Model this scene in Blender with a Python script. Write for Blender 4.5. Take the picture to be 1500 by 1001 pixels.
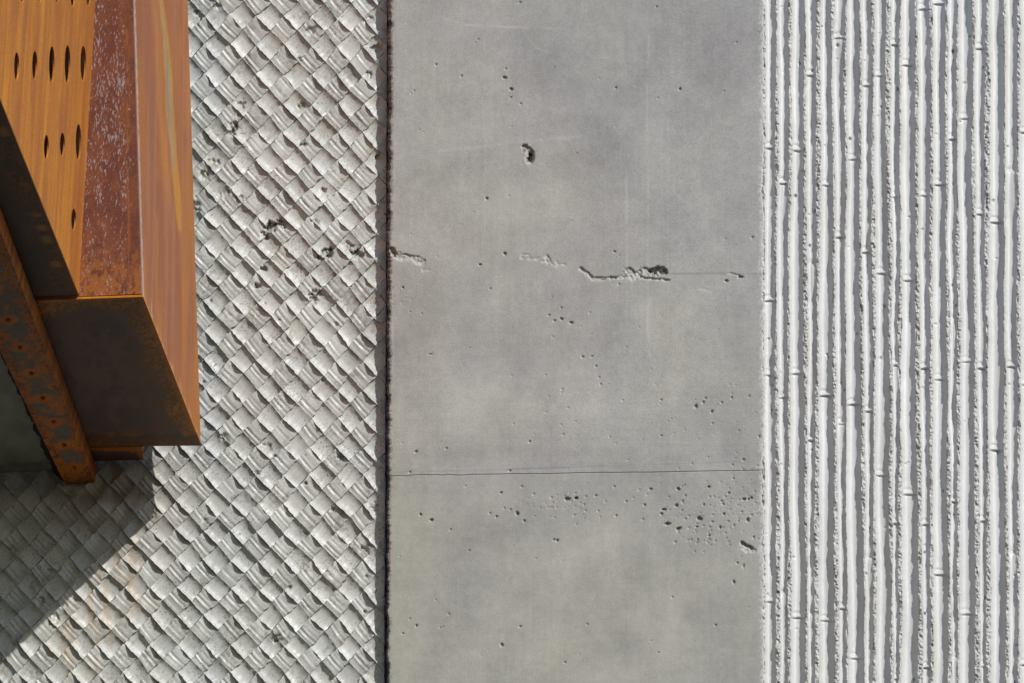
import bpy, bmesh, math, random
import numpy as np
from math import sin, cos, radians

for o in list(bpy.data.objects):
    bpy.data.objects.remove(o)
SC = bpy.context.scene
COL = SC.collection
random.seed(7)

# ------------------------------------------------------------------ camera
S = 0.0015                       # metres per picture pixel on the wall
PITCH, YAW, DIST = radians(18), radians(6.9), 20000.0
FW = np.array([-sin(YAW)*cos(PITCH), cos(YAW)*cos(PITCH), sin(PITCH)])
RT = np.array([cos(YAW), sin(YAW), 0.0])
UP = np.cross(RT, FW)
CAMP = -FW*DIST
ZC = 1.6 + DIST*S*sin(PITCH)     # height of the wall point in the middle of the picture
cam_d = bpy.data.cameras.new('camera')
cam = bpy.data.objects.new('camera', cam_d)
COL.objects.link(cam)
cam_d.sensor_width = 36.0
cam_d.lens = 36.0*DIST/1500.0
cam_d.clip_start, cam_d.clip_end = 0.5, 3000.0
cam.location = CAMP*S + np.array([0, 0, ZC])
from mathutils import Matrix, Vector
cam.rotation_euler = Matrix(((RT[0], UP[0], -FW[0]), (RT[1], UP[1], -FW[1]), (RT[2], UP[2], -FW[2]))).to_euler()
SC.camera = cam

# ------------------------------------------------------------------ light
SX, SZ = 0.90, 0.85              # sun: right and up per unit out of the wall
sun_dir = np.array([SX, -1.0, SZ]); sun_dir /= np.linalg.norm(sun_dir)
W = bpy.data.worlds.new('World'); SC.world = W; W.use_nodes = True
wn = W.node_tree.nodes; wl = W.node_tree.links
sky = wn.new('ShaderNodeTexSky'); sky.sky_type = 'NISHITA'; sky.sun_disc = False
sky.dust_density = 0.3; sky.air_density = 1.0
sky.sun_elevation = math.asin(sun_dir[2]); sky.sun_rotation = math.atan2(sun_dir[0], sun_dir[1])
wl.new(sky.outputs[0], wn['Background'].inputs[0]); wn['Background'].inputs[1].default_value = 0.13
sd = bpy.data.lights.new('sun', 'SUN'); sd.energy = 3.85; sd.angle = radians(0.53); sd.color = (1.0, 0.965, 0.93)
so = bpy.data.objects.new('sun', sd); COL.objects.link(so)
so.rotation_euler = Vector(sun_dir).to_track_quat('Z', 'Y').to_euler()
so.location = (4, -8, ZC+6)
SC.view_settings.view_transform = 'Standard'; SC.view_settings.look = 'None'
SC.view_settings.exposure = 0.06; SC.view_settings.gamma = 1.0
SC.view_settings.use_curve_mapping = False
SC.cycles.max_bounces = 6

# ------------------------------------------------------------------ helpers
def P(px, py, e):
    """point of the plane e (units out of the wall) seen at picture position px, py, in wall units"""
    px, py, e = np.broadcast_arrays(np.asarray(px, float), np.asarray(py, float), np.asarray(e, float))
    d = FW + RT*((px-750)/DIST)[..., None] + UP*((500.5-py)/DIST)[..., None]
    t = (-e-CAMP[1])/d[..., 1]
    return CAMP + d*t[..., None]

def proj(X):
    v = X-CAMP; z = v@FW
    return 750+v@RT/z*DIST, 500.5-v@UP/z*DIST

def world(V):
    return np.asarray(V, float)*S + np.array([0, 0, ZC])

def h2(ix, iy, seed=0):
    n = (ix.astype(np.int64)*374761393 + iy.astype(np.int64)*668265263 + seed*974634777) & 0xffffffff
    n = ((n ^ (n >> 13))*1274126177) & 0xffffffff
    n = ((n ^ (n >> 16))*2246822519) & 0xffffffff
    return ((n ^ (n >> 15)) & 0xffffff)/float(0xffffff)

def vn(x, y, seed=0):
    x, y = np.broadcast_arrays(np.asarray(x, float), np.asarray(y, float))
    ix, iy = np.floor(x), np.floor(y); fx, fy = x-ix, y-iy
    fx = fx*fx*(3-2*fx); fy = fy*fy*(3-2*fy)
    a, b = h2(ix, iy, seed), h2(ix+1, iy, seed)
    c, d = h2(ix, iy+1, seed), h2(ix+1, iy+1, seed)
    return 2*((a*(1-fx)+b*fx)*(1-fy)+(c*(1-fx)+d*fx)*fy)-1

def fbm(x, y, seed=0, octv=4, gain=0.5):
    r = 0; amp = 1.0; tot = 0
    for k in range(octv):
        r = r+amp*vn(x*2**k+17.3*k, y*2**k-9.1*k, seed+k); tot += amp; amp *= gain
    return r/tot

def ss(a, b, x):
    t = np.clip((x-a)/(b-a), 0, 1); return t*t*(3-2*t)

def mix(a, b, t):
    t = np.asarray(t)[..., None]
    return np.asarray(a)*(1-t)+np.asarray(b)*t

def gridquads(n, m, off=0):
    i = np.arange(n*m).reshape(n, m)
    return np.stack([i[:-1, :-1], i[:-1, 1:], i[1:, 1:], i[1:, :-1]], -1).reshape(-1, 4)+off

def tag(o, label=None, cat=None, group=None, kind=None):
    for k, v in (('label', label), ('category', cat), ('group', group), ('kind', kind)):
        if v: o[k] = v
    return o

WLOC = {}
def thing(name, loc, label, cat):
    o = bpy.data.objects.new(name, None); COL.objects.link(o)
    o.empty_display_size = 0.1
    o.location = loc; WLOC[o] = np.array(loc, float)
    return tag(o, label, cat, kind='thing')

def build(name, V, quads, mat, parent=None, smooth=True, col=None, polys=None, origin=None):
    """V in wall units; one mesh object with its origin at its own centre"""
    V = world(V).reshape(-1, 3)
    loc = V.mean(0) if origin is None else np.asarray(origin, float)
    me = bpy.data.meshes.new(name)
    quads = np.asarray(quads, np.int32).reshape(-1, 4)
    starts = np.arange(len(quads))*4; tot = np.full(len(quads), 4); vi = quads.ravel()
    if polys:
        ex = np.concatenate([np.asarray(p, np.int32) for p in polys])
        ln = np.array([len(p) for p in polys])
        st = len(vi)+np.concatenate([[0], np.cumsum(ln)[:-1]])
        starts = np.concatenate([starts, st]); tot = np.concatenate([tot, ln]); vi = np.concatenate([vi, ex])
    me.vertices.add(len(V)); me.vertices.foreach_set('co', (V-loc).astype(np.float32).ravel())
    me.loops.add(len(vi)); me.loops.foreach_set('vertex_index', vi.astype(np.int32))
    me.polygons.add(len(starts)); me.polygons.foreach_set('loop_start', starts.astype(np.int32))
    me.polygons.foreach_set('loop_total', tot.astype(np.int32))
    me.polygons.foreach_set('use_smooth', np.full(len(starts), bool(smooth)))
    me.update(calc_edges=True); me.validate()
    if col is not None:
        c = np.ones((len(V), 4), np.float32); c[:, :3] = np.clip(np.asarray(col).reshape(-1, 3), 0, 1)
        at = me.attributes.new('col', 'FLOAT_COLOR', 'POINT'); at.data.foreach_set('color', c.ravel())
    me.materials.append(mat)
    o = bpy.data.objects.new(name, me); COL.objects.link(o)
    if parent is not None:
        o.parent = parent; o.location = loc-WLOC[parent]
    else:
        o.location = loc
    WLOC[o] = loc
    return o

def slab(name, G, mat, parent, off, col=None, smooth=True, bevel=0.0):
    """plate: face grid G (n,m,3) with thickness vector off (away from the face)"""
    n, m = G.shape[:2]; off = np.asarray(off, float)
    per = np.concatenate([np.arange(m), np.arange(1, n)*m+m-1, (n-1)*m+np.arange(m-2, -1, -1), np.arange(n-2, 0, -1)*m])
    F = G.reshape(-1, 3); E1 = F[per]; E2 = E1+off
    V = np.concatenate([F, E1, E2]); k = len(per); a = n*m+np.arange(k); b = np.roll(a, -1)
    Q = np.concatenate([gridquads(n, m)[:, ::-1], np.stack([a, b, b+k, a+k], -1)])
    c = None if col is None else np.concatenate([col.reshape(-1, 3), col.reshape(-1, 3)[per], col.reshape(-1, 3)[per]])
    return build(name, V, Q, mat, parent, smooth, c, polys=[list(n*m+k+np.arange(k))])

def fixnormals(o):
    bm = bmesh.new(); bm.from_mesh(o.data); bmesh.ops.recalc_face_normals(bm, faces=bm.faces); bm.to_mesh(o.data); bm.free(); return o

def box(name, lo, hi, mat, parent):
    x0, y0, z0 = lo; x1, y1, z1 = hi
    V = [(x, y, z) for x in (x0, x1) for y in (y0, y1) for z in (z0, z1)]
    return build(name, V, [(0, 1, 3, 2), (4, 6, 7, 5), (0, 4, 5, 1), (2, 3, 7, 6), (0, 2, 6, 4), (1, 5, 7, 3)], mat, parent, False)

def bil(c, n, m):
    """bilinear grid through corners c00,c01,c10,c11 (rows first)"""
    c00, c01, c10, c11 = [np.asarray(q, float) for q in c]
    s = np.linspace(0, 1, n)[:, None, None]; t = np.linspace(0, 1, m)[None, :, None]
    return (c00*(1-t)+c01*t)*(1-s)+(c10*(1-t)+c11*t)*s

# ------------------------------------------------------------------ materials
class NT:
    def __init__(s, name, rough=0.6, spec=0.4):
        s.m = bpy.data.materials.new(name); s.m.use_nodes = True
        s.t = s.m.node_tree; s.b = s.t.nodes['Principled BSDF']
        s.b.inputs['Roughness'].default_value = rough
        s.b.inputs['Specular IOR Level'].default_value = spec
        s.geo = s.n('ShaderNodeNewGeometry')
    def n(s, t, **k):
        q = s.t.nodes.new(t)
        for a, v in k.items(): setattr(q, a, v)
        return q
    def l(s, a, b): s.t.links.new(a, b)
    def pos(s, sc=(1, 1, 1)):
        q = s.n('ShaderNodeMapping'); q.inputs['Scale'].default_value = sc
        s.l(s.geo.outputs['Position'], q.inputs['Vector']); return q.outputs[0]
    def noise(s, scale, detail=3, sc=(1, 1, 1), rough=0.55):
        q = s.n('ShaderNodeTexNoise'); q.inputs['Scale'].default_value = scale
        q.inputs['Detail'].default_value = detail; q.inputs['Roughness'].default_value = rough
        s.l(s.pos(sc), q.inputs['Vector']); return q.outputs['Fac']
    def ramp(s, f, stops):
        q = s.n('ShaderNodeValToRGB'); els = q.color_ramp.elements
        while len(els) < len(stops): els.new(0.5)
        for el, (p, c) in zip(els, stops):
            el.position = p; el.color = (c if isinstance(c, tuple) else (c, c, c))+(1,)
        s.l(f, q.inputs[0]); return q.outputs[0]
    def mixc(s, f, a, b, mode='MIX'):
        q = s.n('ShaderNodeMix', data_type='RGBA', blend_type=mode)
        for sock, v in ((q.inputs[0], f), (q.inputs[6], a), (q.inputs[7], b)):
            if isinstance(v, (int, float)): sock.default_value = v
            elif isinstance(v, tuple): sock.default_value = v+(1,)
            else: s.l(v, sock)
        return q.outputs[2]
    def attr(s):
        q = s.n('ShaderNodeAttribute', attribute_name='col'); return q.outputs['Color']
    def bump(s, h, strength, dist=0.002):
        q = s.n('ShaderNodeBump'); q.inputs['Strength'].default_value = strength; q.inputs['Distance'].default_value = dist
        s.l(h, q.inputs['Height']); s.l(q.outputs[0], s.b.inputs['Normal'])
    def base(s, c):
        if isinstance(c, tuple): s.b.inputs['Base Color'].default_value = c+(1,)
        else: s.l(c, s.b.inputs['Base Color'])
        return s.m

def mat_col(name, grain=0.12, gscale=420, rough=0.6, spec=0.4, bump=0.15, specks=None, rr=None):
    t = NT(name, rough, spec)
    g = t.noise(gscale, 4)
    c = t.mixc(1.0, t.attr(), t.ramp(g, [(0.25, 1-grain*1.6), (0.75, 1+grain*0.6)]), 'MULTIPLY')
    if specks:
        th, cc, sc, fac = specks
        f = t.ramp(t.noise(sc, 3, rough=0.7), [(th, 0.0), (th+0.04, fac)])
        big = t.ramp(t.noise(9, 3), [(0.40, 0.15), (0.62, 1.0)])
        c = t.mixc(t.mixc(1.0, f, big, 'MULTIPLY'), c, cc)
    if rr:
        r = t.ramp(t.noise(60, 4), [(0.3, rr[0]), (0.7, rr[1])]); t.l(r, t.b.inputs['Roughness'])
    if bump: t.bump(g, bump)
    return t.base(c)

M_pil = mat_col('smooth concrete', 0.16, 420, 0.55, 0.35, 0.16, (0.70, (0.13, 0.12, 0.10), 520, 0.6))
M_weave = mat_col('woven cast concrete', 0.10, 380, 0.42, 0.5, 0.12, (0.572, (0.11, 0.092, 0.068), 240, 0.8), (0.34, 0.56))
M_flute = mat_col('white cast concrete', 0.06, 420, 0.42, 0.45, 0.08, (0.70, (0.16, 0.15, 0.13), 330, 0.8))
M_rough = mat_col('broken white concrete', 0.10, 500, 0.6, 0.4, 0.3)
M_steel = mat_col('rusted steel', 0.40, 480, 0.70, 0.15, 0.10)
M_steel_sat = mat_col('rusted steel with patina', 0.25, 500, 0.62, 0.15, 0.10)
t = NT('near black', 0.8, 0.2); t.bump(t.noise(200), 0.6); M_gap = t.base((0.010, 0.010, 0.009))
t = NT('dull concrete body', 0.8, 0.2); M_body = t.base(t.ramp(t.noise(60), [(0.3, (0.10, 0.092, 0.078)), (0.7, (0.17, 0.16, 0.14))]))
t = NT('dry earth', 0.85, 0.2); M_ground = t.base(t.ramp(t.noise(3, 5), [(0.3, (0.050, 0.042, 0.028)), (0.7, (0.070, 0.058, 0.038))]))
# streaked orange rust, streaks run vertically
t = NT('streaked orange rust', 0.72, 0.15)
st = t.noise(1.0, 5, (1, 21, 0.8), 0.6)
st2 = t.noise(1.0, 3, (1, 70, 1.5), 0.6)
fine = t.noise(260, 4)
blot = t.noise(7, 6, (1, 1, .45), .65)
c = t.ramp(st, [(0.30, (0.36, 0.120, 0.024)), (0.50, (0.50, 0.180, 0.026)), (0.66, (0.60, 0.235, 0.026))])
c = t.mixc(t.ramp(st2, [(0.53, 0.0), (0.70, 0.60)]), c, (0.62, 0.28, 0.040))
c = t.mixc(t.ramp(blot, [(0.42, 0.0), (0.60, 0.75)]), c, (0.34, 0.115, 0.032))
c = t.mixc(1.0, c, t.ramp(fine, [(0.3, 0.66), (0.7, 1.20)]), 'MULTIPLY')
t.bump(fine, 0.12); M_orange = t.base(c)

# ------------------------------------------------------------------ ground
gv = [(-600, -900), (600, -900), (600, 300), (-600, 300)]
g = build('ground', (np.array([(x, y, 0) for x, y in gv])-np.array([0, 0, ZC]))/S, [(0, 1, 2, 3)], M_ground, None, False)
tag(g, 'bare dry earth ground at the foot of the concrete wall', kind='structure')

# ------------------------------------------------------------------ pilaster
E_P = 27.0
def joint(px):
    return 697.3-0.0150*(px-570)+0.9*vn(px/9.0, 0, 5)*ss(760, 590, px)+0.4*vn(px/25.0, 0, 6)

pil = thing('concrete_pilaster', world(P(843, 1700, -20)), 'smooth grey concrete pilaster with pitted flat face between the woven wall and the fluted wall', 'pilaster')
PITS = []
rs = np.random.RandomState(11)
for q in [(749,131,2.6,2.4,5),(739,114,2.8,2.4,5),(748,143,1.8,1.4,3),(741,101,1.4,1.2,3),(763,152,1.5,1.2,3),(762,3.5,1.8,1.8,4),(676,112,1.8,1.8,3),(639,95,1.3,1.5,3),(701,58,1.2,1.2,3),
          (902,129,2,2,3),(996,131,1.8,2.4,4),(962,10,1.5,1.5,3),(713,291,1.8,2.2,4),(703,388,1.9,1.5,4),(739.5,372,2.4,2.4,4),(718,423,1.6,1.5,3),(590,422,1.7,1.8,4),
          (1064,412,3,2,4),(1085,406,4,2.2,5),(1102,348,1.8,1.8,3),(900,369,2,1.6,3),(823,468,2.4,2,4),(837,473,3,2.2,4),(812,470,2,1.6,3),(804,462,2.2,1.5,3),(822,451,1.3,1.3,3),(853,523,2,1.5,3),
          (867,522,1.6,1.2,3),(609,662,2.5,2,3.5),(654,657,1.6,1.6,3),(776,647,1.7,1.7,3),(747,690,1.7,1.5,3),(600,692,1.7,1.5,3),(616,754,2.2,2.2,4),(632,762,3,2,5),(660,776,1.6,1.3,3),
          (687,807,1.5,1.5,3),(734,722,2,2,4),(764,713,1.6,1.6,3),(831,731,4,2.6,6),(844,730,1.7,1.7,4),(758,753,2.3,3.6,5),(727,757,2,1.5,4),(748,747,1.5,1.5,3),(768,764,1.6,2.5,3),(811,791,1.6,1.6,3.5),
          (816,792,2.2,1.8,4),(994,717,2.8,2.2,5),(953,716.5,2,1.8,4),(1038,713.5,2.2,2,5),(1004,726,1.5,1.5,3),(991,741,2.6,2.2,5),(973,746.5,3.2,2,5),(969,753,2.2,1.8,4),(978,767.5,4.2,2.3,6),
          (994,775,3.8,2.6,6),(1025,760,4.2,3,6),(1090,732,3,2,4.5),(1095,762,2.8,3.2,5),(1101,730,2,2,4),(1055,773,1.6,2.4,4),(1021,772,2,1.5,4),(1043,765,1.5,1.5,3),(1067,764,1.5,1.5,3),
          (1075,770,1.3,1.8,3),(1075,853,2,2.3,4),(1089,674,1.8,1.8,3),(1073,681,1.4,1.6,3),(873,726,1.8,1.8,3),(844,730.5,2.4,2.2,4),(900,713,1.6,1.6,3),(1039,785,2.3,1.3,4),(1104,787,1.6,2.2,3),
          (1080,825,1.6,1.6,3),(1089,830,1.3,3.8,3),(645,920,1.3,1.3,3),(610,917,1.6,2,4),(600,907,1.2,1.2,2.5),(638,879,1.1,1.3,2.5),(590,928,1.7,1.2,3),(735,945,2.2,3,4),(762,918,2,1.5,3),
          (630,519,3.5,1,3),(873,537,1.6,1.4,3),(1019,596,2.6,3.4,4),(1030,590,2,3,3),(1043,603,1.4,3,3),(968,586,1.4,1.4,3),(880,563,1.5,1.5,3),(1112,640,1.6,1.6,3),(1048,916,1.6,1.6,3),(985,875,1.3,1.3,3)]:
    PITS.append(q)
def scatter(n, cx, cy, sx, sy, r0, r1):
    for k in range(n):
        r = r0+(r1-r0)*rs.rand()**3
        PITS.append((cx+rs.randn()*sx, cy+rs.randn()*sy, r*(0.8+0.6*rs.rand()), r*(0.8+0.5*rs.rand()), r*1.8))
scatter(45, 800, 742, 40, 12, 0.6, 1.4)
scatter(50, 840, 738, 28, 9, 0.6, 1.3)
scatter(80, 1010, 745, 45, 24, 0.6, 1.7)
scatter(120, 1085, 735, 20, 24, 0.6, 1.4)
scatter(40, 1035, 788, 20, 8, 0.8, 1.5)
scatter(40, 860, 580, 60, 40, 0.6, 1.3)
scatter(40, 1040, 600, 40, 30, 0.7, 1.6)
scatter(22, 820, 465, 30, 20, 0.6, 1.2)
scatter(14, 590, 430, 8, 16, 0.6, 1.3)
for k in range(330):
    r = 0.5+0.9*rs.rand()**4
    PITS.append((572+545*rs.rand(), -10+1030*rs.rand(), r*(0.9+0.4*rs.rand()), r*(0.8+0.4*rs.rand()), r*1.7))
# broken patches: polyline, half width, depth
SPALLS = [([(572,370),(580,373),(590,377),(603,378),(619,384)], 6.5, 3.6), ([(575,366),(578,373)], 4.5, 7), ([(608,400),(622,395),(636,402)], 4.0, 1.2),
          ([(764,376),(772,377),(786,381),(803,381),(815,386),(825,388)], 5.0, 1.6), ([(801,376),(804,384)], 4.0, 2.6),
          ([(851,394),(862,402),(869,409),(884,408),(900,407),(912,408)], 3.0, 4.5), ([(916,402),(921,398),(926,405),(938,402),(946,398)], 7.5, 4.5),
          ([(957,398),(972,397)], 7.0, 16.0), ([(938,407),(958,409),(980,411)], 2.0, 4.0),
          ([(770,218),(777,224),(777,230),(775,236)], 6.5, 7.5), ([(777,228),(776,235)], 3.5, 15),
          ([(1087,796),(1094,800),(1101,803)], 3.0, 11.0), ([(1089,803),(1094,807),(1104,807)], 3.5, 3.0), ([(1024,424),(1050,427)], 3, 0.7), ([(1068,400),(1084,404)], 1.0, 2)]
def polydist(x, y, pts):
    d = np.full(x.shape, 1e9)
    for (x0, y0), (x1, y1) in zip(pts[:-1], pts[1:]):
        t = np.clip(((x-x0)*(x1-x0)+(y-y0)*(y1-y0))/((x1-x0)**2+(y1-y0)**2+1e-9), 0, 1)
        d = np.minimum(d, np.hypot(x-x0-t*(x1-x0), y-y0-t*(y1-y0)))
    return d

def pil_left(y): return 573.5-0.0045*y
def cham_w(y): return np.interp(y, [-600, 0, 350, 700, 1000, 1600], [5.2, 4.8, 4.2, 3.0, 2.4, 2.2])

def pilaster_part(r0, r1, step, raised):
    nin = int((min(r1, 1012)-max(r0, -10))/step)
    rows = np.linspace(max(r0, -10), min(r1, 1012), nin)
    if r0 < -10: rows = np.concatenate([np.linspace(r0, -10, 90)[:-1], rows])
    if r1 > 1012: rows = np.concatenate([rows, np.linspace(1012, r1, 90)[1:]])
    xs = np.linspace(0, 1, int(548/step)); RG = lambda y: 1118.2+1.3*vn(y/7, 0, 95)+0.9*vn(y/2.6, 0, 96)+1.6*np.minimum(0, vn(y/23, 0, 97)-.2)
    Y0 = np.repeat(rows[:, None], len(xs), 1)
    xl = pil_left(Y0)+0.9*vn(Y0/2.5, 3.0, 91)+1.0*vn(Y0/9, 1.0, 92)+0.8*vn(Y0/40, 2.0, 93)
    X = xl*(1-xs)+RG(Y0)*xs
    Y = Y0+(joint(X)-697.3)*np.exp(-((Y0-697.3)/260.0)**2)
    e = np.full(X.shape, E_P+raised)
    e += 0.35*fbm(X/60, Y/60, 3, 3)+0.10*fbm(X/5, Y/5, 4, 2)
    # a faint older pour line with a low step near the top third
    e += 0.5*ss(402, 400.5, Y-0.004*(X-980)+0.6*vn(X/20, 0, 8))*ss(960, 1000, X)
    rough = np.zeros(X.shape)
    for (cx, cy, rx, ry, dp) in PITS:
        if cy < rows[0]-6 or cy > rows[-1]+6: continue
        i0, i1 = np.searchsorted(rows, [cy-ry-8, cy+ry+8]); 
        j0 = max(0, int((cx-rx-4-571)/546*len(xs))); j1 = min(len(xs), int((cx+rx+6-570)/546*len(xs))+2)
        if i1 <= i0 or j1 <= j0: continue
        sl = np.s_[i0:i1, j0:j1]
        wob = 1+0.30*vn(X[sl]/1.6+cx, Y[sl]/1.6, 21)
        d = np.hypot((X[sl]-cx)/rx, (Y[sl]-cy)/ry)*wob
        e[sl] -= dp*np.sqrt(np.clip(1-d*d, 0, 1))
        e[sl] += 0.0
    for pts, w, dp in SPALLS:
        xa = [q[0] for q in pts]; ya = [q[1] for q in pts]
        i0, i1 = np.searchsorted(rows, [min(ya)-w-12, max(ya)+w+12])
        if i1 <= i0: continue
        sl = np.s_[i0:i1, :]
        d = polydist(X[sl], Y[sl], pts)+w*0.55*fbm(X[sl]/4.5, Y[sl]/4.5, 31, 3)
        mk = ss(w, w*0.55, d)*(ss(-0.15, 0.35, fbm(X[sl]/5, Y[sl]/4, 37, 3)) if dp < 2 else 1)
        e[sl] -= mk*dp*(0.62+0.55*fbm(X[sl]/3.4, Y[sl]/3.4, 33, 3, 0.6))+0.25*mk*np.minimum(dp, 5)*vn(X[sl]/1.5, Y[sl]/1.5, 35)
        rough[sl] = np.maximum(rough[sl], mk)
    # ragged left arris
    e -= 1.2*ss(2.2, 0, X-xl)*(0.5+0.5*vn(Y/3, 2, 61))
    # colour of the concrete
    n1 = fbm(X/170, Y/170, 41, 4); n2 = fbm(X/45, Y/60, 43, 4); n3 = fbm(X/7, Y/7, 44, 3)
    olive = np.clip(0.36+0.55*n1+0.25*n2+0.45*ss(690, 580, X)*ss(250, 520, Y)+0.35*ss(640, 900, Y)-0.35*ss(800, 1050, X)*ss(650, 300, Y), 0, 1)
    c = mix((0.324, 0.318, 0.306), (0.336, 0.328, 0.278), olive)
    v = 1.0+0.10*n2+0.12*n1+0.05*fbm(X/70, Y/9, 40, 5, 0.7)+0.035*fbm(X/9, Y/80, 39, 4, 0.65)+0.12*fbm(X/60, Y/50, 38, 6, 0.62)+0.06*n3+0.10*fbm(X/22, Y/30, 45, 5, 0.7)+0.05*fbm(X/3.5, Y/3.5, 46, 3, 0.8)
    v += 0.20*np.exp(-(((X-680)/70)**2+((Y-585)/45)**2))+0.18*np.exp(-(((X-880)/55)**2+((Y-590)/45)**2))+0.15*np.exp(-(((X-770)/60)**2+((Y-305)/30)**2))+0.10*np.exp(-(((X-860)/60)**2+((Y-810)/25)**2))
    v -= 0.12*np.exp(-(((X-615)/40)**2+((Y-450)/60)**2))+0.14*np.exp(-(((X-880)/60)**2+((Y-220)/50)**2))+0.10*np.exp(-(((X-1040)/60)**2+((Y-80)/120)**2))
    v -= 0.10*np.exp(-(((X-670)/60)**2+((Y-665)/10)**2))+0.10*np.exp(-(((X-720)/90)**2+((Y-775)/18)**2))
    v -= 0.07*np.exp(-(((X-1085)/28)**2+((Y-500)/40)**2))
    v += 0.03*vn(X/1.8, Y/110, 47)*ss(0.0, 0.5, fbm(X/60, Y/140, 48, 2)+0.3)       # vertical form marks
    v += 0.05*fbm(X/90, Y/3.0, 49, 3)*ss(480, 600, Y)*ss(760, 640, Y)                # horizontal wash marks
    # white lime streaks and scrapes
    wht = np.zeros(X.shape)
    for x0, w, ya, yb, am in [(949,1.5,20,500,0.20),(918,2.0,250,470,0.22),(979,1.2,120,420,0.16),(1004,1.2,330,380,0.3),(676,3.0,10,330,0.10),(712,1.5,140,330,0.10),(951,2.5,430,520,0.22),(991,5,370,520,0.10),(575.5,1.5,400,560,0.3),(885,1,100,300,0.10)]:
        wht += am*np.exp(-((X-x0-1.5*vn(Y/60, x0, 52))/w)**2)*ss(ya-12, ya+20, Y)*ss(yb+20, yb-12, Y)*(0.6+0.5*vn(Y/14, x0, 53))
    for pts, w, am in [([(640,23),(680,36),(756,40),(830,43)], 1.6, 0.22),([(681,37),(758,40)], 0.9, 0.3),([(772,55),(785,70),(808,79)], 1.0, 0.25),([(644,221),(690,217),(740,210),(853,199)], 2.0, 0.2),
                        ([(720,105),(742,92)], 1.0, 0.2),([(709,53),(710,75)], 0.8, 0.3),([(822,0),(828,26)], 1.3, 0.15),([(730,170),(731,160)], 1, 0.2),([(580,230),(590,229)], 2, 0.2),([(970,120),(968,240),(972,330)],1.2,0.12),([(775,212),(770,220),(771,228),(775,238)], 2.0, 0.5)]:
        d = polydist(X, Y, pts); wht += am*np.exp(-(d/w)**2)*(0.65+0.5*vn(X/6, Y/6, 54))
    ink = np.zeros(X.shape)
    for pts, w, am in [([(575,692),(690,689.5),(860,683.5),(930,681.5)], 0.8, 0.30),([(740,687.5),(840,685)], 0.9, 0.3),([(944,680),(1000,678.8),(1086,676.5)], 0.6, 0.35),([(960,755),(1018,754),(1118,752.5)], 0.6, 0.35),
                        ([(966,758),(975,753),(985,766),(995,748),(1006,760),(1008,746),(1018,757),(1028,750),(1045,754)], 0.5, 0.25),([(1062,746),(1080,748),(1088,755)], 0.5, 0.25),
                        ([(1053,664),(1060,671),(1066,667),(1062,660)], 0.5, 0.25),([(1068,661),(1076,665),(1076,672)], 0.5, 0.25),([(980,400.5),(1082,398.5)], 0.8, 0.25)]:
        d = polydist(X, Y, pts); ink += am*np.exp(-(d/w)**2)
    c = c*v[..., None]
    c = mix(c, (0.55, 0.55, 0.54), np.clip(wht*1.05, 0, 0.7))
    c = mix(c, (0.52, 0.515, 0.50), 0.7*ss(6, 1.0, RG(Y)-X+4*vn(X/2, Y/3, 98)))
    c = mix(c, (0.14, 0.14, 0.24), np.clip(ink, 0, 0.6))
    c = mix(c, (0.42, 0.415, 0.385), rough*0.8)
    rusty = np.exp(-(((X-766.5)/3)**2+((Y-222)/4)**2))+0.8*np.exp(-(((X-773)/5)**2+((Y-216)/1.6)**2))
    c = mix(c, (0.22, 0.075, 0.04), np.clip(rusty*.7, 0, 0.6)); 
    c = mix(c, (0.12, 0.11, 0.085), 0.75*np.clip(np.exp(-(((X-777)/4.5)**2+((Y-227)/5)**2)), 0, 1))
    G = P(X, Y, e)
    n, m = X.shape
    # chamfer at the left arris, then the side into the wall; right side likewise
    cw = cham_w(rows)
    yl = Y[:, 0]
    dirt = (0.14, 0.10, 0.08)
    L = [G[:, 0]]
    for f in (0.33, 0.66, 1.0):
        jit = 0.9*vn(yl/2.2, f*9, 71)+0.6*vn(yl/7, f*5, 72)
        p = P(X[:, 0]-cw*f+jit*(f < 1)*0.8, yl, e[:, 0]-3.5*f-abs(jit)*0.5*(f < 1)); L.append(p)
    side = P(X[:, 0]-cw*1.0, yl, np.full(n, E_P-4)); side = np.array(side); side[:, 1] = 40; L.append(side)
    Rr = np.array(G[:, -1]); Rr[:, 1] = 40
    Lc = np.stack(L[1:][::-1], 1)
    full = np.concatenate([Lc, G, Rr[:, None]], 1)
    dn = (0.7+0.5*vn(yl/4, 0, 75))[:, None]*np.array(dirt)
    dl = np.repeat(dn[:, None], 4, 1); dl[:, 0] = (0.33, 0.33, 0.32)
    cf = np.concatenate([dl, c, c[:, -1:]], 1)
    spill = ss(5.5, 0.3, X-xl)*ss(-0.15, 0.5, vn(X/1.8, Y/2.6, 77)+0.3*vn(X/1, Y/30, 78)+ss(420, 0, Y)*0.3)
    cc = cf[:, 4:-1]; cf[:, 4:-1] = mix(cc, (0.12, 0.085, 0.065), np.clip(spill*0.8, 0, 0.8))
    # top and bottom ends turned in to the joint
    lo = np.array(full[0]); lo[:, 1] += 9; hi = np.array(full[-1]); hi[:, 1] += 9
    full = np.concatenate([lo[None], full, hi[None]], 0)
    cf = np.concatenate([cf[:1], cf, cf[-1:]], 0)
    # sharp ends: duplicate end rows
    return full, cf

for r0, r1, raised in ((-600, 697.15, 0.35), (697.7, 1600, 0.0)):
    V, cf = pilaster_part(r0, r1, 1.3, raised)
    o = build('concrete_lift', V, gridquads(*V.shape[:2])[:, ::-1], M_pil, pil, True, cf)

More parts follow.
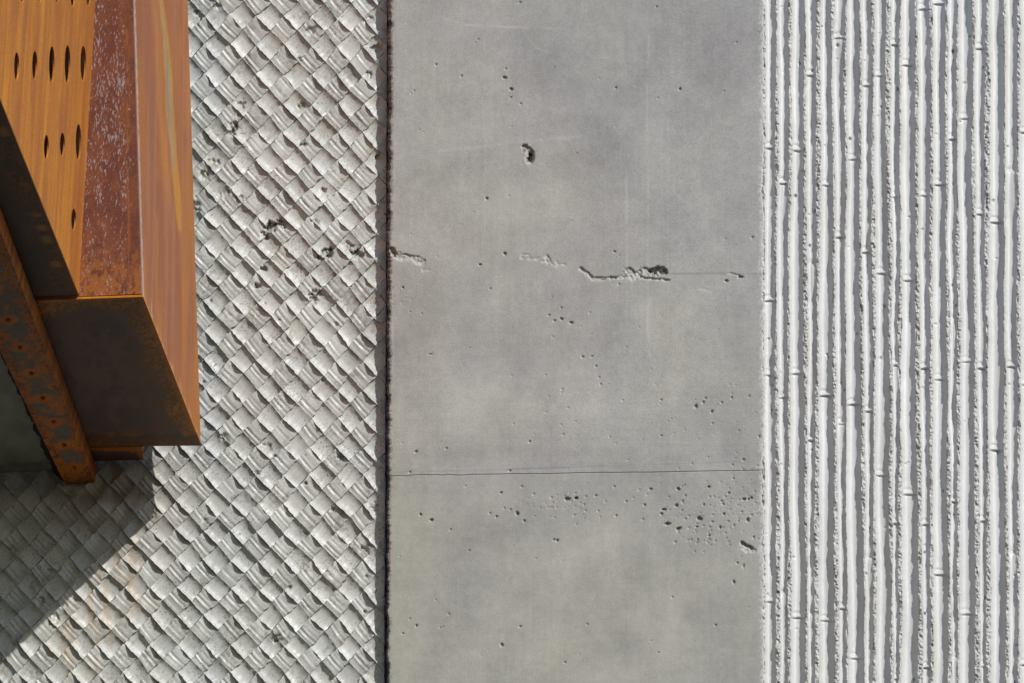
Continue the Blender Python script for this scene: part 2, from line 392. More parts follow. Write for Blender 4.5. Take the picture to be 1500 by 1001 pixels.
# ------------------------------------------------------------------ woven wall
E_B = 26.0
body_lo = P(-750, 1650, -12); 
wv = thing('woven_wall', world(P(260, 1650, -10)), 'pale grey concrete wall cast in a woven basket pattern of diagonal squares', 'wall')
a, b = P(-760, 1700, -6), P(572, -700, -6)
box('wall_body', (a[0], 12.0, a[2]-40), (P(566, 500, -6)[0], 300, b[2]+40), M_body, wv)

DX, DY = 38.85, 41.9
def lat(i, j):
    """corner lattice (half steps) of the weave, jittered"""
    i = np.asarray(i); j = np.asarray(j)
    x = 317.5+i*DX/2; y = 610+j*DY/2+0.012*(x-317.5)
    x = x+1.9*(2*h2(i, j, 101)-1)+2.0*vn(x/120, y/150, 103); y = y+1.9*(2*h2(i, j, 102)-1)+2.0*vn(x/130, y/140, 104)
    return x, y
DAMAGE = [(352,155,9,5),(343,186,10,7),(350,172,6,6),(443,156,8,6),(398,333,11,11),(388,345,9,7),(411,326,6,9),(418,331,5,8),(480,372,11,9),(470,378,6,6),(508,362,10,4),(525,372,9,9),(462,325,5,5),
          (378,420,6,7),(457,438,10,5),(464,430,8,4),(288,303,9,5),(300,258,9,4),(312,240,9,3),(330,285,8,4),(352,290,8,4),(290,22,9,4),(318,8,8,3),(455,45,9,4),(540,30,8,4),(552,70,8,5),(540,110,6,5),(445,212,5,4),(386,394,5,6),
          (330,640,7,4),(548,745,9,4),(535,805,9,5),(340,195,6,8),(80,905,11,3),(95,885,7,4),(60,880,6,3),(390,655,7,3),(500,670,5,3),(548,870,6,3),(300,765,5,2),(225,757,8,2)]
rz = np.random.RandomState(3)
for _ in range(20):
    DAMAGE.append((290+270*rz.rand()**.9, 1000*rz.rand(), 2.5+5*rz.rand()**2, 2.5+4*rz.rand()))
def weave_piece(kind, i, j, n):
    """kind 0 smooth square along '/', kind 1 ridged along the other way; (i,j) centre in half steps"""
    N, E_, S_, W_ = [np.array(lat(i+di, j+dj)) for di, dj in ((0, -1), (1, 0), (0, 1), (-1, 0))]
    sd = int((i*7919+j*104729) & 0xffff)
    u = np.linspace(-1, 1, n)[:, None]; v = np.linspace(-1, 1, n)[None, :]
    U = u+0*v; V = v+0*u
    ins = 0.99
    a = (1+U*ins)/2; b = (1+V*ins)/2
    # W(-1,-1) N(1,-1) E(1,1) S(-1,1)
    X = W_[0]*(1-a)*(1-b)+N[0]*a*(1-b)+E_[0]*a*b+S_[0]*(1-a)*b
    Y = W_[1]*(1-a)*(1-b)+N[1]*a*(1-b)+E_[1]*a*b+S_[1]*(1-a)*b
    h = lambda k: float(h2(np.array(i), np.array(j), 200+k))
    k = 3.0+3.0*h(1)
    if kind == 0:
        e = k*np.abs(U)**2.7*(1+0.35*(h(2)-0.5)*U)-0.5*np.abs(V)**4+(0.9*(h(11)-.25)*V+0.8*(h(12)-.4))*U*U
        e = e+0.20*vn(V*4+sd, U*0.4, 301)+0.20*vn(V*9+sd, U*0.3, 305)+0.25*(h(3)-.5)*V*2+0.12*fbm(U*1.5+sd, V*1.5, 302, 2)
        if h(4) > .45: e = e-0.5*np.exp(-((V-1.2*(h(5)-.5))/0.07)**2)
        rag = 1.5*vn(V*2.6+sd, U*0+sd, 303)*np.abs(U)**5
        X = X+rag*0.7; Y = Y-rag*0.7*np.sign(U)*0.4
    else:
        v0 = 0.02+0.36*h(14)
        e = k*0.9*np.abs(V-v0*(1-V*V))**1.6-0.5-0.5*h(13)+0.5*(h(2)-.5)*U*2
        u0 = -0.25+0.7*(h(4)-.5); am = 0.6+1.7*h(5)
        lean = U+0.05*(1-V*V)                                       # ridges bow with the strip
        e = e-am*np.exp(-((lean-u0-.12)/0.085)**2)+0.8*am*np.exp(-((lean-u0+.10)/0.10)**2)
        if h(6) > .4: e = e-0.9*h(7)*np.exp(-((lean-u0-.62)/0.09)**2)
        e = e+0.30*vn(lean*5+sd, V*0.4, 311)+0.38*vn(lean*10+sd, V*0.3, 315)+0.15*fbm(U*1.3+sd, V*1.3, 312, 2)
        if h(8) > .55: e = e+0.9*(h(9)-.3)*ss(u0, u0+.1, lean)
        rag = 1.2*vn(U*2.6+sd, V*0+sd, 313)*np.abs(V)**5
        X = X+rag*0.6; Y = Y+rag*0.6
    e = e+1.6*(h(15)-.5)+1.3*(h(16)-.5)*U+1.3*(h(17)-.5)*V
    edge = np.maximum(np.abs(U), np.abs(V))
    X = X+0.5*vn(X/3, Y/3, 321)*edge**6; Y = Y+0.5*vn(X/3+50, Y/3, 322)*edge**6
    rough = np.zeros(X.shape)
    if n > 6:
        for (cx, cy, r, dp) in DAMAGE:
            if abs(X.mean()-cx) > 36 or abs(Y.mean()-cy) > 38: continue
            d = np.hypot(X-cx, (Y-cy)*1.2)+r*0.55*fbm(X/5, Y/5, 331, 3)+min(r, 5)*0.5*vn(X/2.0, Y/2.0, 332)
            mk = ss(r, r*0.6, d)
            e = e-mk*(1.5*dp*(0.6+0.7*fbm(X/5, Y/5, 333, 2)))
            rough = np.maximum(rough, mk)
        e = e+0.35*rough*vn(X/2.2, Y/2.2, 335)
    tone = 1+0.16*(h(10)-.5)+0.10*fbm(X/14, Y/14, 341, 3)+0.10*fbm(X/110, Y/130, 342, 3)
    c = mix((0.475, 0.482, 0.455), (0.450, 0.447, 0.398), np.clip(0.45+0.8*fbm(X/60, Y/60, 343, 3), 0, 1))*tone[..., None]
    fib = vn((V if kind == 0 else U)*7+sd, (U if kind == 0 else V)*0.5, 348); c = c*(1+0.06*fib)[..., None]
    st = ss(0.12, 0.5, fbm(X/26, Y/26, 345, 3))*ss(0.0, 0.35, fbm(X/5, Y/5, 346, 2))
    c = mix(c, (0.20, 0.175, 0.135), 0.55*st)
    rust = ss(-0.05, 0.4, fbm(X/7, Y/55, 347, 3))*np.exp(-(((X-150+0.35*(Y-900))/60)**2+((Y-890)/130)**2))
    rust = np.maximum(rust, 0.6*np.exp(-(((X-228)/8)**2+((Y-760)/9)**2)))
    c = mix(c, (0.44, 0.26, 0.10), np.clip(0.50*rust, 0, .5))
    stain_shade = np.exp(-(((X-150)/85)**2+((Y-715)/62)**2))*ss(-.5, .3, fbm(X/16, Y/34, 349, 3)+.25)  # brown stain under the beam, also painted to deepen the box's shadow
    c = mix(c, (0.17, 0.115, 0.06), np.clip(0.8*stain_shade, 0, .7))
    grime = ss(-.05, .4, fbm(X/45, Y/45, 350, 4)-.15*ss(300, 700, Y))*ss(-.1, .35, fbm(X/4, Y/4, 351, 3)); c = mix(c, (0.21, 0.19, 0.15), 0.45*grime)
    seam = np.exp(-((Y-701.5)/1.2)**2)*(X > 300)+np.exp(-((Y-427-0.01*(X-400))/1.4)**2)
    c = mix(c, (0.30, 0.29, 0.26), 0.3*np.clip(seam, 0, 1))
    c = mix(c, (0.30, 0.28, 0.235), 0.6*rough*ss(-.5, .3, vn(X/3, Y/3, 336)))
    G = P(X, Y, e)
    m = n
    per = np.concatenate([np.arange(m), np.arange(1, n)*m+m-1, (n-1)*m+np.arange(m-2, -1, -1), np.arange(n-2, 0, -1)*m])
    F = G.reshape(-1, 3); E1 = F[per]; E2 = E1.copy()
    ctr = F.mean(0); E2 = ctr+(E2-ctr)*0.985; E2[:, 1] = 12.5
    kk = len(per); A = n*m+np.arange(kk); B = np.roll(A, -1)
    VV = np.concatenate([F, E1, E2])
    Q = np.concatenate([gridquads(n, m)[:, ::-1], np.stack([A, A+kk, B+kk, B], -1)[:, ::-1]])
    cc = c.reshape(-1, 3); C = np.concatenate([cc, cc[per]*0.92, cc[per]*0.92])
    return VV, Q, C, X.mean(), Y.mean(), X, Y

def box_edge(y):      # picture line of the steel box's right edge, its lower edge
    return np.interp(y, [0, 652], [275, 294])
cells = []
for i in range(-56, 26):
    for j in range(-60, 50):
        if (i+j) % 2: continue
        # squares meet at lattice points with i+j odd
        kind = 1 if (j % 2) else 0
        x, y = 317.5+i*DX/2, 610+j*DY/2
        if x > 566+14: continue
        if x < -700 or y < -580 or y > 1590: continue
        cells.append((kind, i, j, x, y))
def in_view(x, y):
    if not (-15 < x < 585 and -18 < y < 1018): return 0
    if y < 655: return 2 if x > box_edge(y)+6 else (1 if x > box_edge(y)-22 else 0)
    if x < 90 and y < 690: return 0
    return 2
score = []
for q in cells:
    kind, i, j, x, y = q
    s = in_view(x, y)
    full = 25 < x < 530 and 24 < y < 978
    lit = not (y > 655 and x < 226 and (y-755) < -0.97*(x-226))
    score.append(-(s*10+(4 if full else 0)+(3 if lit else 0)))
order = sorted(range(len(cells)), key=lambda k: (score[k], cells[k][2], cells[k][1]))
restF, restQ, restC, off = [], [], [], 0
for rank, kx in enumerate(order):
    kind, i, j, x, y = cells[kx]
    vis = in_view(x, y) > 0 
    near = -60 < x and -60 < y < 1060
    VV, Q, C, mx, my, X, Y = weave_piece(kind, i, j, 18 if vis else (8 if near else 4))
    if x > 530:      # last squares stop at the side of the pilaster
        lim = P(567.5-0.0045*y, y, 0)[0]
        VV[:, 0] = np.minimum(VV[:, 0], lim)
    if rank < 300 and vis:
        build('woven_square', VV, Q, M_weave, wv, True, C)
    else:
        restF.append(VV); restQ.append(Q+off); restC.append(C); off += len(VV)
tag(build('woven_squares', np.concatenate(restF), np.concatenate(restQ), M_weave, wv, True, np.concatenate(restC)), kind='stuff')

# ------------------------------------------------------------------ bamboo-cast wall
E_R = 24.0
bw = thing('fluted_wall', world(P(1700, 1650, -20)), 'white concrete wall of vertical bamboo shaped flutes with rough broken ridges between them', 'wall')
a = P(1119.5, 1700, 0); b = P(2300, -700, 0)
box('wall_body', (a[0]+1, 8, a[2]-40), (b[0], 300, b[2]+40), M_body, bw)
TOP = [(62,108),(115,163),(178,232),(235,285),(305,355),(362,412),(418,472),(485,530),(542,595),(612,650),(660,722),(735,790),(797,855),(862,902),(910,972),(982,1030),(1045,1108),(1118,1170),(1182,1246)]
MID = [(60,105),(115,165),(172,232),(250,288),(297,360),(372,412),(418,480),(490,532),(545,603),(618,650),(662,725),(740,785),(797,860),(868,905),(920,978),(990,1030),(1040,1110),(1120,1172),(1183,1248)]
BOT = [(62,110),(130,163),(175,240),(250,280),(295,363),(385,420),(425,497),(505,540),(550,613),(625,650),(665,738),(755,790),(800,868),(880,908),(918,988),(1008,1040),(1050,1118),(1130,1168),(1183,1252)]
NODES = [[213,437,546,878],[265,579],[217,544,901],[107,641],[268,576,906],[52,344,617,888],[230,589,961],[122,366,599],[108,397,693],[62,285,531,763,991],[92,407,721],[10,283,536,765,974],[2,267,552,838],[200,731],[170,526,896],[68,310,536,760,973],[-20,322,656,1012],[534],[190,560,970]]
BREAKS = {1: [(265, 0), (868, 0)], 3: [(387, 0), (898, 0)], 5: [(52, 0), (620, 0)], 13: [(467, 0), (964, 0)], 17: [(250, 0), (810, 0)], 9: [(531, 0)], 7: [(818, 0)]}
rn = random.Random(5)
bounds = [[(1100+t_[0]/3, 1100+t_[1]/3), (1100+m_[0]/3, 1100+m_[1]/3), (1100+b_[0]/3, 1100+b_[1]/3)] for t_, m_, b_ in zip(TOP, MID, BOT)]
xx = bounds[-1][1][1]
while xx < 2260:
    w0 = rn.uniform(12, 23); g0 = rn.uniform(3, 7); tp = rn.choice([-1, 1])*rn.uniform(0, 2.5)
    l, r_ = xx+g0, xx+g0+w0
    bounds.append([(l+tp*.5, r_-tp*.5), (l, r_), (l-tp*.5, r_+tp*.5)]); NODES.append(sorted(rn.uniform(-500, 1500) for _ in range(6)))
    xx = r_
YF = np.concatenate([np.linspace(-600, -12, 60)[:-1], np.linspace(-12, 1014, 860), np.linspace(1014, 1600, 60)[1:]])
YC = np.linspace(-600, 1600, 300)
def fl_edge(i, side, y):
    b3 = bounds[i]
    x = np.interp(y, [-600, 150, 500, 850, 1600], [b3[0][side]]+[q[side] for q in b3]+[b3[2][side]])
    return x+0.9*vn(y/60, i*3.1+side, 401)+(0.35-0.7*side)*(1 if i else side)+1.9*vn(y/120, i*3.7+side*.35, 404)*(1 if i else 0)
def fl_rag(i, side, y):
    return 0.5*vn(y/9, i*3.1+side, 402)+0.55*vn(y/3.2, i*3.1+side, 403)
def rim(i, side, y):
    return 0.9+1.6*vn(y/45, i*2.7+side, 411)+1.7*vn(y/13, i*2.7+side, 412)+0.6*vn(y/4, i*2.7+side, 413)
nfl = len(bounds)
for i in range(nfl):
    fine = i < 19
    y = YF if fine else YC
    L_, R_ = fl_edge(i, 0, y), fl_edge(i, 1, y)
    th = np.linspace(0.0, math.pi, 17 if fine else 9)[None, :]
    w = (R_-L_)[:, None]
    X = (L_+R_)[:, None]/2-w/2*np.cos(th); Y = np.repeat(y[:, None], X.shape[1], 1)
    u = -np.cos(th)
    X = X+(fl_rag(i, 0, y)[:, None]*(u < 0)+fl_rag(i, 1, y)[:, None]*(u > 0))*np.abs(u)**14
    rl, rr_ = rim(i, 0, y)[:, None], rim(i, 1, y)[:, None]
    dep = w*(0.455+0.05*vn(y/150, i*1.3, 421)[:, None])
    e = E_R+(rl*(u < 0)+rr_*(u > 0))*np.abs(u)**5-dep*np.sin(th)
    nd = np.sin(th)**0.5
    for yn in NODES[i]:
        tt = Y-yn-0.6*vn(X/6, yn, 431)
        big = 0.55+0.65*float(h2(np.array(i), np.array(int(yn)), 7))
        e = e+nd*big*(-1.3*np.exp(-((tt+3.0)/2.5)**2)+2.2*np.exp(-((tt-2.0)/2.4)**2)-3.0*np.exp(-((tt-5.4)/1.0)**2))
        e = e-nd*0.5*np.exp(-((tt+12)/9)**2)
    for yb, _ in BREAKS.get(i, []):
        tt = Y-yb
        fan = ss(-1.5, 1.5, tt)*ss(75, 10, tt)
        e = e+nd*fan*(2.6+0.8*vn(u*6+i, Y/60, 441))
        lump = np.exp(-((tt+1)/4)**2)*(0.5+0.5*vn(X/2.5, Y/2.5, 442))
        e = e-2.4*lump*nd
    e = e+0.30*vn(X/6, Y/50, 451)*nd+0.12*vn(X/2.5, Y/9, 452)*nd
    # a few small air holes
    for k in range(6 if fine else 0):
        cx = L_.mean()+rs.rand()*w.mean(); cy = rs.rand()*1000; r0 = 0.9+1.1*rs.rand()**2
        i0, i1 = np.searchsorted(y, [cy-5, cy+5])
        d = np.hypot((X[i0:i1]-cx)/r0, (Y[i0:i1]-cy)/(r0*1.5)); e[i0:i1] -= 2.5*r0*np.sqrt(np.clip(1-d*d, 0, 1))
    tn = 1+0.06*fbm(X/15+i, Y/70, 461, 3)+0.03*(vn(np.array(i*1.7), np.array(.5), 462))
    c = mix((0.540, 0.543, 0.535), (0.505, 0.50, 0.475), np.clip(0.35+0.8*fbm(X/40, Y/110, 463, 3)+0.25*ss(500, 950, Y), 0, 1))*tn[..., None]
    build('bamboo_flute', P(X, Y, e), gridquads(*X.shape)[:, ::-1], M_flute, bw, True, c)
    # rough ridge to the left of this flute
    if i == 0:
        A_ = np.full(len(y), 1115.0); ra = np.zeros(len(y))-0.5
    else:
        A_, ra = fl_edge(i-1, 1, y)+fl_rag(i-1, 1, y), rim(i-1, 1, y)
        if (i-1 < 19) != fine: pass
    s = np.linspace(0, 1, 9 if fine else 4)[None, :]
    L2_ = L_+fl_rag(i, 0, y)
    X = A_[:, None]*(1-s)+L2_[:, None]*s; Y = np.repeat(y[:, None], X.shape[1], 1)
    hump = (4*s*(1-s))**0.6
    wid = np.clip((L_-A_)/5, 0.3, 2.2)[:, None]
    e = E_R+ra[:, None]*(1-s)+rl[:, 0][:, None]*s+hump*(1.3+1.15*wid*vn(X/2.3, Y/2.5, 471)+1.0*wid*vn(X/4.4, Y/5, 472)+1.2*vn(Y/24, i*1.9, 473)-2.0*ss(.35, .8, vn(X/5, Y/7, 475)))
    al = ss(0.1, 0.7, vn(X/2.1, Y/2.1, 481))
    c = mix((0.48, 0.48, 0.465), (0.28, 0.275, 0.26), al)
    pk = h2(np.floor(X/4), np.floor(Y/5), 483)
    c = mix(c, (0.42, 0.24, 0.14), 0.45*((pk > 0.985) & (hump > .2)))
    c = mix(c, (0.14, 0.13, 0.12), 0.8*((pk < 0.05) & (hump > .2)*(vn(X/2, Y/2, 484) > 0)))
    build('rough_ridge', P(X, Y, e), gridquads(*X.shape)[:, ::-1], M_rough, bw, False, c)

# ------------------------------------------------------------------ weathering steel box
g_, d1 = 90.0, 778.0
TB = -350.0
Qb, Qt = P(294, 652, g_), P(294-0.029*(652-TB), TB, g_)
R1b, R1t = P(208, 431, d1), P(208-0.030*(431-TB), TB, d1)
R2b, R2t = P(115, 434.5, d1), P(115+0.057*(437-TB), TB, d1)
tt_ = 1.9; d2 = d1+tt_*287/0.307
R3b = P(115-115*tt_, 434.5-287*tt_, d2); R3t = R2t+(R3b-R2b)
hood = thing('rusted_steel_box', world(np.array([(Qb[0]+R2b[0])/2, -g_, Qb[2]-30])), 'rusted weathering steel box with round holes jutting from the woven wall', 'steel box')

def pal_c(px, py, s):
    c = mix((0.350, 0.128, 0.060), (0.42, 0.158, 0.048), ss(-.3, .5, fbm(px/9, py/160, 501, 3)))
    c = mix(c, (0.46, 0.235, 0.15), 0.4*ss(0.0, 0.6, fbm(px/3.0+py*.004, py/260, 502, 3)))
    c = mix(c, (0.50, 0.20, 0.05), 0.55*ss(0.1, 0.6, fbm(px/10, py/120, 503, 3)+0.5*ss(.6, 1, s)-.1))
    c = mix(c, (0.42, 0.155, 0.035), 0.8*ss(480, 650, py+40*vn(px/8, py/60, 505)))
    sx = np.interp(py, [-350, -100, 0, 60, 110, 160, 220, 280, 330, 345], [226, 232, 236, 243, 246, 249, 253, 259, 263.5, 264.5])
    wd = np.interp(py, [-350, -100, 0, 60, 110, 160, 220, 260, 300, 335, 345], [3, 3, 2.6, 3.8, 5.2, 5.2, 3.8, 4.2, 4.0, 2.2, 0.2])
    dd = px-sx+1.0*vn(py/30, 0, 506)
    gold = ss(wd+1.6, wd-0.6, np.abs(dd)+0.6*vn(px, py/14, 511)); c = mix(c, (0.58, 0.26, 0.040), 0.85*gold*ss(350, 335, py))
    grey = ss(wd-.8, wd-2.4, np.abs(dd+0.8)); c = mix(c, mix((0.40, 0.30, 0.18), (0.30, 0.235, 0.15), ss(-.4, .4, vn(px/1.2, py/40, 512))), grey*0.92*ss(265, 225, py))
    c = mix(c, (0.55, 0.22, 0.06), 0.5*np.exp(-((dd+wd+9)/4)**2)*ss(350, 250, py))
    # paler scratches along the lower edge; worn fold with its catch-light painted in
    low = 431+(px-208)*221/86.0-py
    c = mix(c, (0.62, 0.34, 0.20), 0.8*ss(12+26*(vn(px/1.3, 0, 507)+.2), 2, low)*(py > 431)*ss(14, -4, low-26*vn(px/2.2, 1, 508)))
    c = mix(c, (0.58, 0.42, 0.36), 0.85*ss(0.030, 0.012, s+0.008*vn(py/6, 0, 509)))
    return c
G = bil((R1t+np.array([0, 6.5, 0]), Qt, R1b+np.array([0, 6.5, 0]), Qb), 520, 60)
px, py = proj(G.reshape(-1, 3)); px = px.reshape(G.shape[:2]); py = py.reshape(G.shape[:2])
s_ = np.linspace(0, 1, 60)[None, :]+0*px
G[..., 0] += 0.4*fbm(px/40, py/200, 510, 2)
slab('side_panel', G, M_steel, hood, (-5, 0, 0), pal_c(px, py, s_))

G = bil((R2t+np.array([0, 0, 0]), R1t, R2b, R1b+np.array([0,0,0.5])), 560, 90)
px, py = proj(G.reshape(-1, 3)); px = px.reshape(G.shape[:2]); py = py.reshape(G.shape[:2])
s_ = np.linspace(0, 1, 90)[None, :]+0*px
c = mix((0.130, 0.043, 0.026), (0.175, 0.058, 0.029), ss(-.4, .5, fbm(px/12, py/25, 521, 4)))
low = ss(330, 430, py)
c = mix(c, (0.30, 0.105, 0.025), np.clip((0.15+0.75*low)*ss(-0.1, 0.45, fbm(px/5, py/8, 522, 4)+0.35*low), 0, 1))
c = mix(c, (0.30, 0.110, 0.030), 0.6*np.exp(-((px-(186.5+0.006*py))/2.5)**2)*ss(-.4, .4, vn(px/2, py/12, 523)))
spk = ss(0.36, 0.75, vn(px/1.3, py/5.0, 524)*0.70+0.55*vn(px/0.8, py/2.4, 525)+0.25*vn(px/9, py/40, 526)-0.12*ss(150, 430, py)-0.35*ss(0.72, 0.9, s_)+0.05)
c = mix(c, (0.36, 0.31, 0.32), 0.72*spk)
c = mix(c, (0.46, 0.34, 0.29), 0.5*ss(.985, 1, s_))  # worn fold, its catch-light painted into the colour
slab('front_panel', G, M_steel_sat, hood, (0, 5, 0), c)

# perforated panel: plane through the corners, true round holes
O = R2b; ax1 = R3b-R2b; L1 = np.linalg.norm(ax1); ax1 = ax1/L1
nn = np.cross(ax1, R2t-R2b); nn /= np.linalg.norm(nn)
if nn[0] < 0: nn = -nn
ax2 = np.cross(nn, ax1); ax2 = ax2 if ax2[2] > 0 else -ax2
def onplane(x, y):
    d = FW+RT*(x-750)/DIST+UP*(500.5-y)/DIST
    tt = ((O-CAMP)@nn)/(d@nn); q = CAMP+d*tt-O
    return q@ax1, q@ax2
HO = [(24.5,98,42),(51,96.5,43),(76,95,54),(99,94.5,56),(122,93.5,52),(68,216,36),(91.5,212,35),(115,208.5,53),(108,322,32),
      (33,-18,46),(59,-19,46),(84,-20,50),(107,-16,54),(130,-17,54),(10,-130,45),(37,-131,40),(62,-132,50),(88,-133,52),(113,-132,50),(137,-134,50),(90,-245,46),(115,-246,50),(140,-246,44)]
outer = [((p-O)@ax1, (p-O)@ax2) for p in (R2b, R3b, R3t, R2t)]
bm = bmesh.new()
def loop(pts, dep):
    vs = [bm.verts.new(O+ax1*a_+ax2*b_-nn*dep) for a_, b_ in pts]
    es = [bm.edges.new((vs[k], vs[(k+1) % len(vs)])) for k in range(len(vs))]
    return vs, es
holes = []
for x, y, hh in HO:
    holes.append([onplane(x+(2.6+hh/36)*cos(q), y+hh/2*sin(q)) for q in np.linspace(0, 2*math.pi, 37)[:-1]])
TH = 2.5
loops = []
for dep in (0.0, TH):
    ed = []; lv = []
    for pts in [outer]+holes:
        vs, es = loop(pts, dep); ed += es; lv.append(vs)
    bmesh.ops.triangle_fill(bm, use_beauty=True, use_dissolve=False, edges=ed); loops.append(lv)
for l0, l1 in zip(*loops):
    for k in range(len(l0)):
        bm.faces.new((l0[k], l0[(k+1) % len(l0)], l1[(k+1) % len(l0)], l1[k]))
bmesh.ops.recalc_face_normals(bm, faces=bm.faces)
Vp = np.array([v.co for v in bm.verts]); bm.verts.index_update()
polys = [[v.index for v in f.verts] for f in bm.faces]; bm.free()
build('perforated_panel', Vp, np.zeros((0, 4)), M_orange, hood, False, None, polys)

# underside plates
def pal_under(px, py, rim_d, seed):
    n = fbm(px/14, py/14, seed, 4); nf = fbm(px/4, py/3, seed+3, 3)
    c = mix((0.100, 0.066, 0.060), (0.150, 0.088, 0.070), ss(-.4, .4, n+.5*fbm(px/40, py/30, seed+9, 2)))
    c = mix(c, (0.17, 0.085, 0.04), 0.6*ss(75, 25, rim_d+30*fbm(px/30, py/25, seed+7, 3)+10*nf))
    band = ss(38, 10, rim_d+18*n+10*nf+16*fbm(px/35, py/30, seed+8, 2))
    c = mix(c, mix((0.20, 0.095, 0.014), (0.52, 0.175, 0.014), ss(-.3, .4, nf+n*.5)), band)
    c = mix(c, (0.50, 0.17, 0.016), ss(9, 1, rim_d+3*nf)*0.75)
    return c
Fr, Br = P(209.5, 435.0, d1+4), P(295, 653, g_)
Bl, Fl = P(112, 655, g_), P(28, 441.5, d1+4)
G = bil((Fl, Fr, Bl, Br), 200, 200)
px, py = proj(G.reshape(-1, 3)); px = px.reshape(G.shape[:2]); py = py.reshape(G.shape[:2])
rd = polydist(px, py, [(208, 431), (294, 652)]); rd = np.minimum(rd*1.0, polydist(px, py, [(60, 442), (208, 433)])*1.5)
rd = np.minimum(rd, polydist(px, py, [(135, 658), (294, 655)])*1.7+6)
cu = pal_under(px, py, rd, 541)
cu = mix(cu, (0.26, 0.12, 0.02), 0.7*np.exp(-((py-(637+0.03*(px-180)))/2.2)**2)*ss(150, 165, px)*ss(217, 205, px))
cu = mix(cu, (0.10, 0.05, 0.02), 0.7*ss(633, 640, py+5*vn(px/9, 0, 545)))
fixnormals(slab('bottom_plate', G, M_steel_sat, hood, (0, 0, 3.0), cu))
Nr, Fr2 = P(115.5, 437.0, d1+5)+np.array([0, 0, 3.2]), R3b+np.array([1.0, 0, -2.0])
Nl, Fl2 = Nr+np.array([-100, 0, 0]), Fr2+np.array([-100, 0, 0])
G = bil((Fl2, Fr2, Nl, Nr), 220, 90)
px, py = proj(G.reshape(-1, 3)); px = px.reshape(G.shape[:2]); py = py.reshape(G.shape[:2])
rd = polydist(px, py, [(115-230, 434-574), (115, 437)])
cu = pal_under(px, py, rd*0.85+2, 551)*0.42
wl_ = ss(0.2, 0.6, vn(0*px, py/9, 553))*ss(24, 12, rd)*ss(2, 9, rd)
cu = mix(cu, (0.50, 0.22, 0.022), 0.8*wl_)
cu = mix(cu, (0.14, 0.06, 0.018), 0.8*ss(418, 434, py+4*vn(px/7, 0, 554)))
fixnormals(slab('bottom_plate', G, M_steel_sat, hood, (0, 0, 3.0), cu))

# unseen far side and top, added to close the box against the light
Ia, Ib = R2b+np.array([-98, 640, 3]), R3b+np.array([-98, 0, 3])
It, Iu = R3t+np.array([-98, 0, 0]), R2t+np.array([-98, 640, 0])
fixnormals(slab('side_panel', bil((Ia, Ib, Iu, It), 3, 3), M_orange, hood, (-4, 0, 0), None, False))
tz = np.array([0, 0, 0.6])
V = np.array([R2t+tz, R3t+tz, It+tz, Iu+tz, Qt+np.array([-20, 0, 0])+tz, Qt+tz, R1t+tz]); V[:, 2] = max(V[:, 2].max(), R3t[2])+1
V2 = V+np.array([0, 0, 4])
build('top_plate', np.concatenate([V, V2]), [(k, (k+1) % 7, (k+1) % 7+7, k+7) for k in range(7)], M_orange, hood, False, None, [list(range(7))[::-1], list(range(7, 14))])

# support beam under the plates
BW0, BW1 = 97, 139
nl = P(BW0, 713.5, 5); nr = P(BW1, 709, 5)
fl = P(-97, 315, 5+398/0.307); fr = P(-27, 264, 5+447/0.307)
G = bil((fl, fr, nl, nr), 420, 44)
px, py = proj(G.reshape(-1, 3)); px = px.reshape(G.shape[:2]); py = py.reshape(G.shape[:2])
s_ = np.linspace(0, 1, 44)[None, :]+0*px
n = fbm(px/11, py/9, 561, 4); nf = fbm(px/4, py/3, 563, 3)
grey = ss(-.25, .10, n+0.25*nf-1.6*ss(.30, 0, s_)-1.0*ss(.72, 1, s_)+.20-1.5*ss(672, 700, py))
BOLT = [(-12,428),(11.3,469),(28.3,509),(45.8,547),(62.2,583.5),(78,618.5),(93.5,652.5),(107.8,685.5)]
bolt = np.zeros(px.shape); dz = np.zeros(px.shape)
for bx, by in BOLT:
    d = np.hypot((px-bx-1)/(17+4*n), (py-by+0.06*(px-bx))/(7.5+3*nf)); bolt = np.maximum(bolt, ss(1.1, .75, d))
    d = np.hypot((px-bx)/3.2, (py-by)/2.3); dz += 9*ss(1.15, .75, d)
grey = grey*(1-bolt)
c = mix(mix((0.52, 0.150, 0.012), (0.27, 0.080, 0.014), ss(-.3, .4, nf+n)), mix((0.135, 0.122, 0.105), (0.18, 0.155, 0.105), ss(-.2, .4, nf)), grey*0.92)
c = mix(c, (0.06, 0.03, 0.015), 0.6*ss(.25, .5, np.abs(nf))*(1-grey)*.7)
c = mix(c, (0.55, 0.165, 0.012), 0.75*bolt*ss(-.5, .1, nf+.3))
G[..., 2] += dz
endr = ss(695, 713, py); G[..., 2] += 3*endr*endr
fixnormals(slab('support_beam', G, M_steel_sat, hood, (3, 0, 24), c))

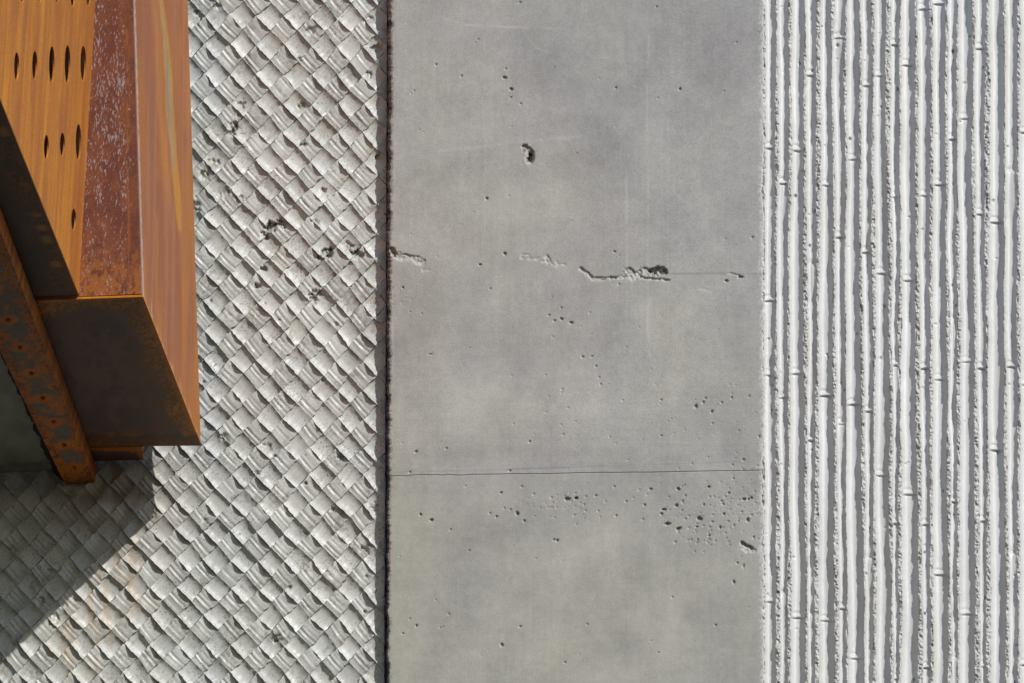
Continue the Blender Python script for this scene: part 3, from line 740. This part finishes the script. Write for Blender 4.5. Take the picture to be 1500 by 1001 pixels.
# mounting bar between box and wall
G = bil((P(112, 657, 80), P(208, 655, 80), P(112, 676, 14), P(210, 674, 14)), 30, 110)
px, py = proj(G.reshape(-1, 3)); px = px.reshape(G.shape[:2]); py = py.reshape(G.shape[:2])
n = fbm(px/12, py/8, 571, 4)
rd = np.minimum(np.abs(px-209), np.abs(py-657)*1.6)
c = mix((0.11, 0.055, 0.042), (0.42, 0.13, 0.018), ss(10, 3, rd+6*n))
fixnormals(slab('mounting_bar', G, M_steel_sat, hood, (0, 0, 14), c))

# dark strip filling the gap along the beam's outer edge
nl2 = P(97, 708, 5); fl2_ = P(-97, 310, 5+398/0.307)
ts = np.linspace(0, 1, 160)[:, None]
inner = fl2_*(1-ts)+nl2*ts+np.array([2, 0, 3]); pyi = proj(inner)[1]
wdt = (9+2*vn(pyi/9, 0, 581)+2*vn(pyi/3.5, 0, 582))*np.interp(pyi, [300, 540, 640, 690, 712], [1.0, 0.9, 1.3, 1.4, 0.6])
outer_ = inner+np.stack([-wdt, 0*wdt, 0*wdt], -1)
G = np.stack([outer_, (inner+outer_)/2+np.array([0, 0, -1.0]), inner], 1)
fixnormals(slab('gap_strip', G, M_gap, hood, (0, 0, 8)))

# ------------------------------------------------------------------ concrete slab left of the beam
es = np.concatenate([np.linspace(1, 700, 170), np.linspace(700, 2400, 40)[1:]])[:, None]
tb = (es-5)/1296.3
xr = nl[0]+(fl[0]-nl[0])*tb-7+1.2*vn(es/22, 0, 590)+1.2*vn(es/7, 0, 591)
cs = np.concatenate([np.linspace(0, 150, 90), np.linspace(150, 1600, 14)[1:]])[::-1][None, :]
X = xr-cs; z0 = P(40, 691.5, 1)[2]
n = fbm(X/25, es/70, 592, 4)
Z = z0+0.4*n+1.5*ss(5, 0, cs)
G = np.stack([X, -es+0*X, Z], -1)
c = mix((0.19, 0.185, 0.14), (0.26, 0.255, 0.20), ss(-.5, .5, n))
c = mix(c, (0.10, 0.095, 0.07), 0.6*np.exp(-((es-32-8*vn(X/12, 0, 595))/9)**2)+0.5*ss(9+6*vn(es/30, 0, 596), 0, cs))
slb = thing('concrete_slab', world(np.array([-700.0, -1, z0])), 'plain grey concrete slab in shade overhanging left of the rusted support beam', 'slab')
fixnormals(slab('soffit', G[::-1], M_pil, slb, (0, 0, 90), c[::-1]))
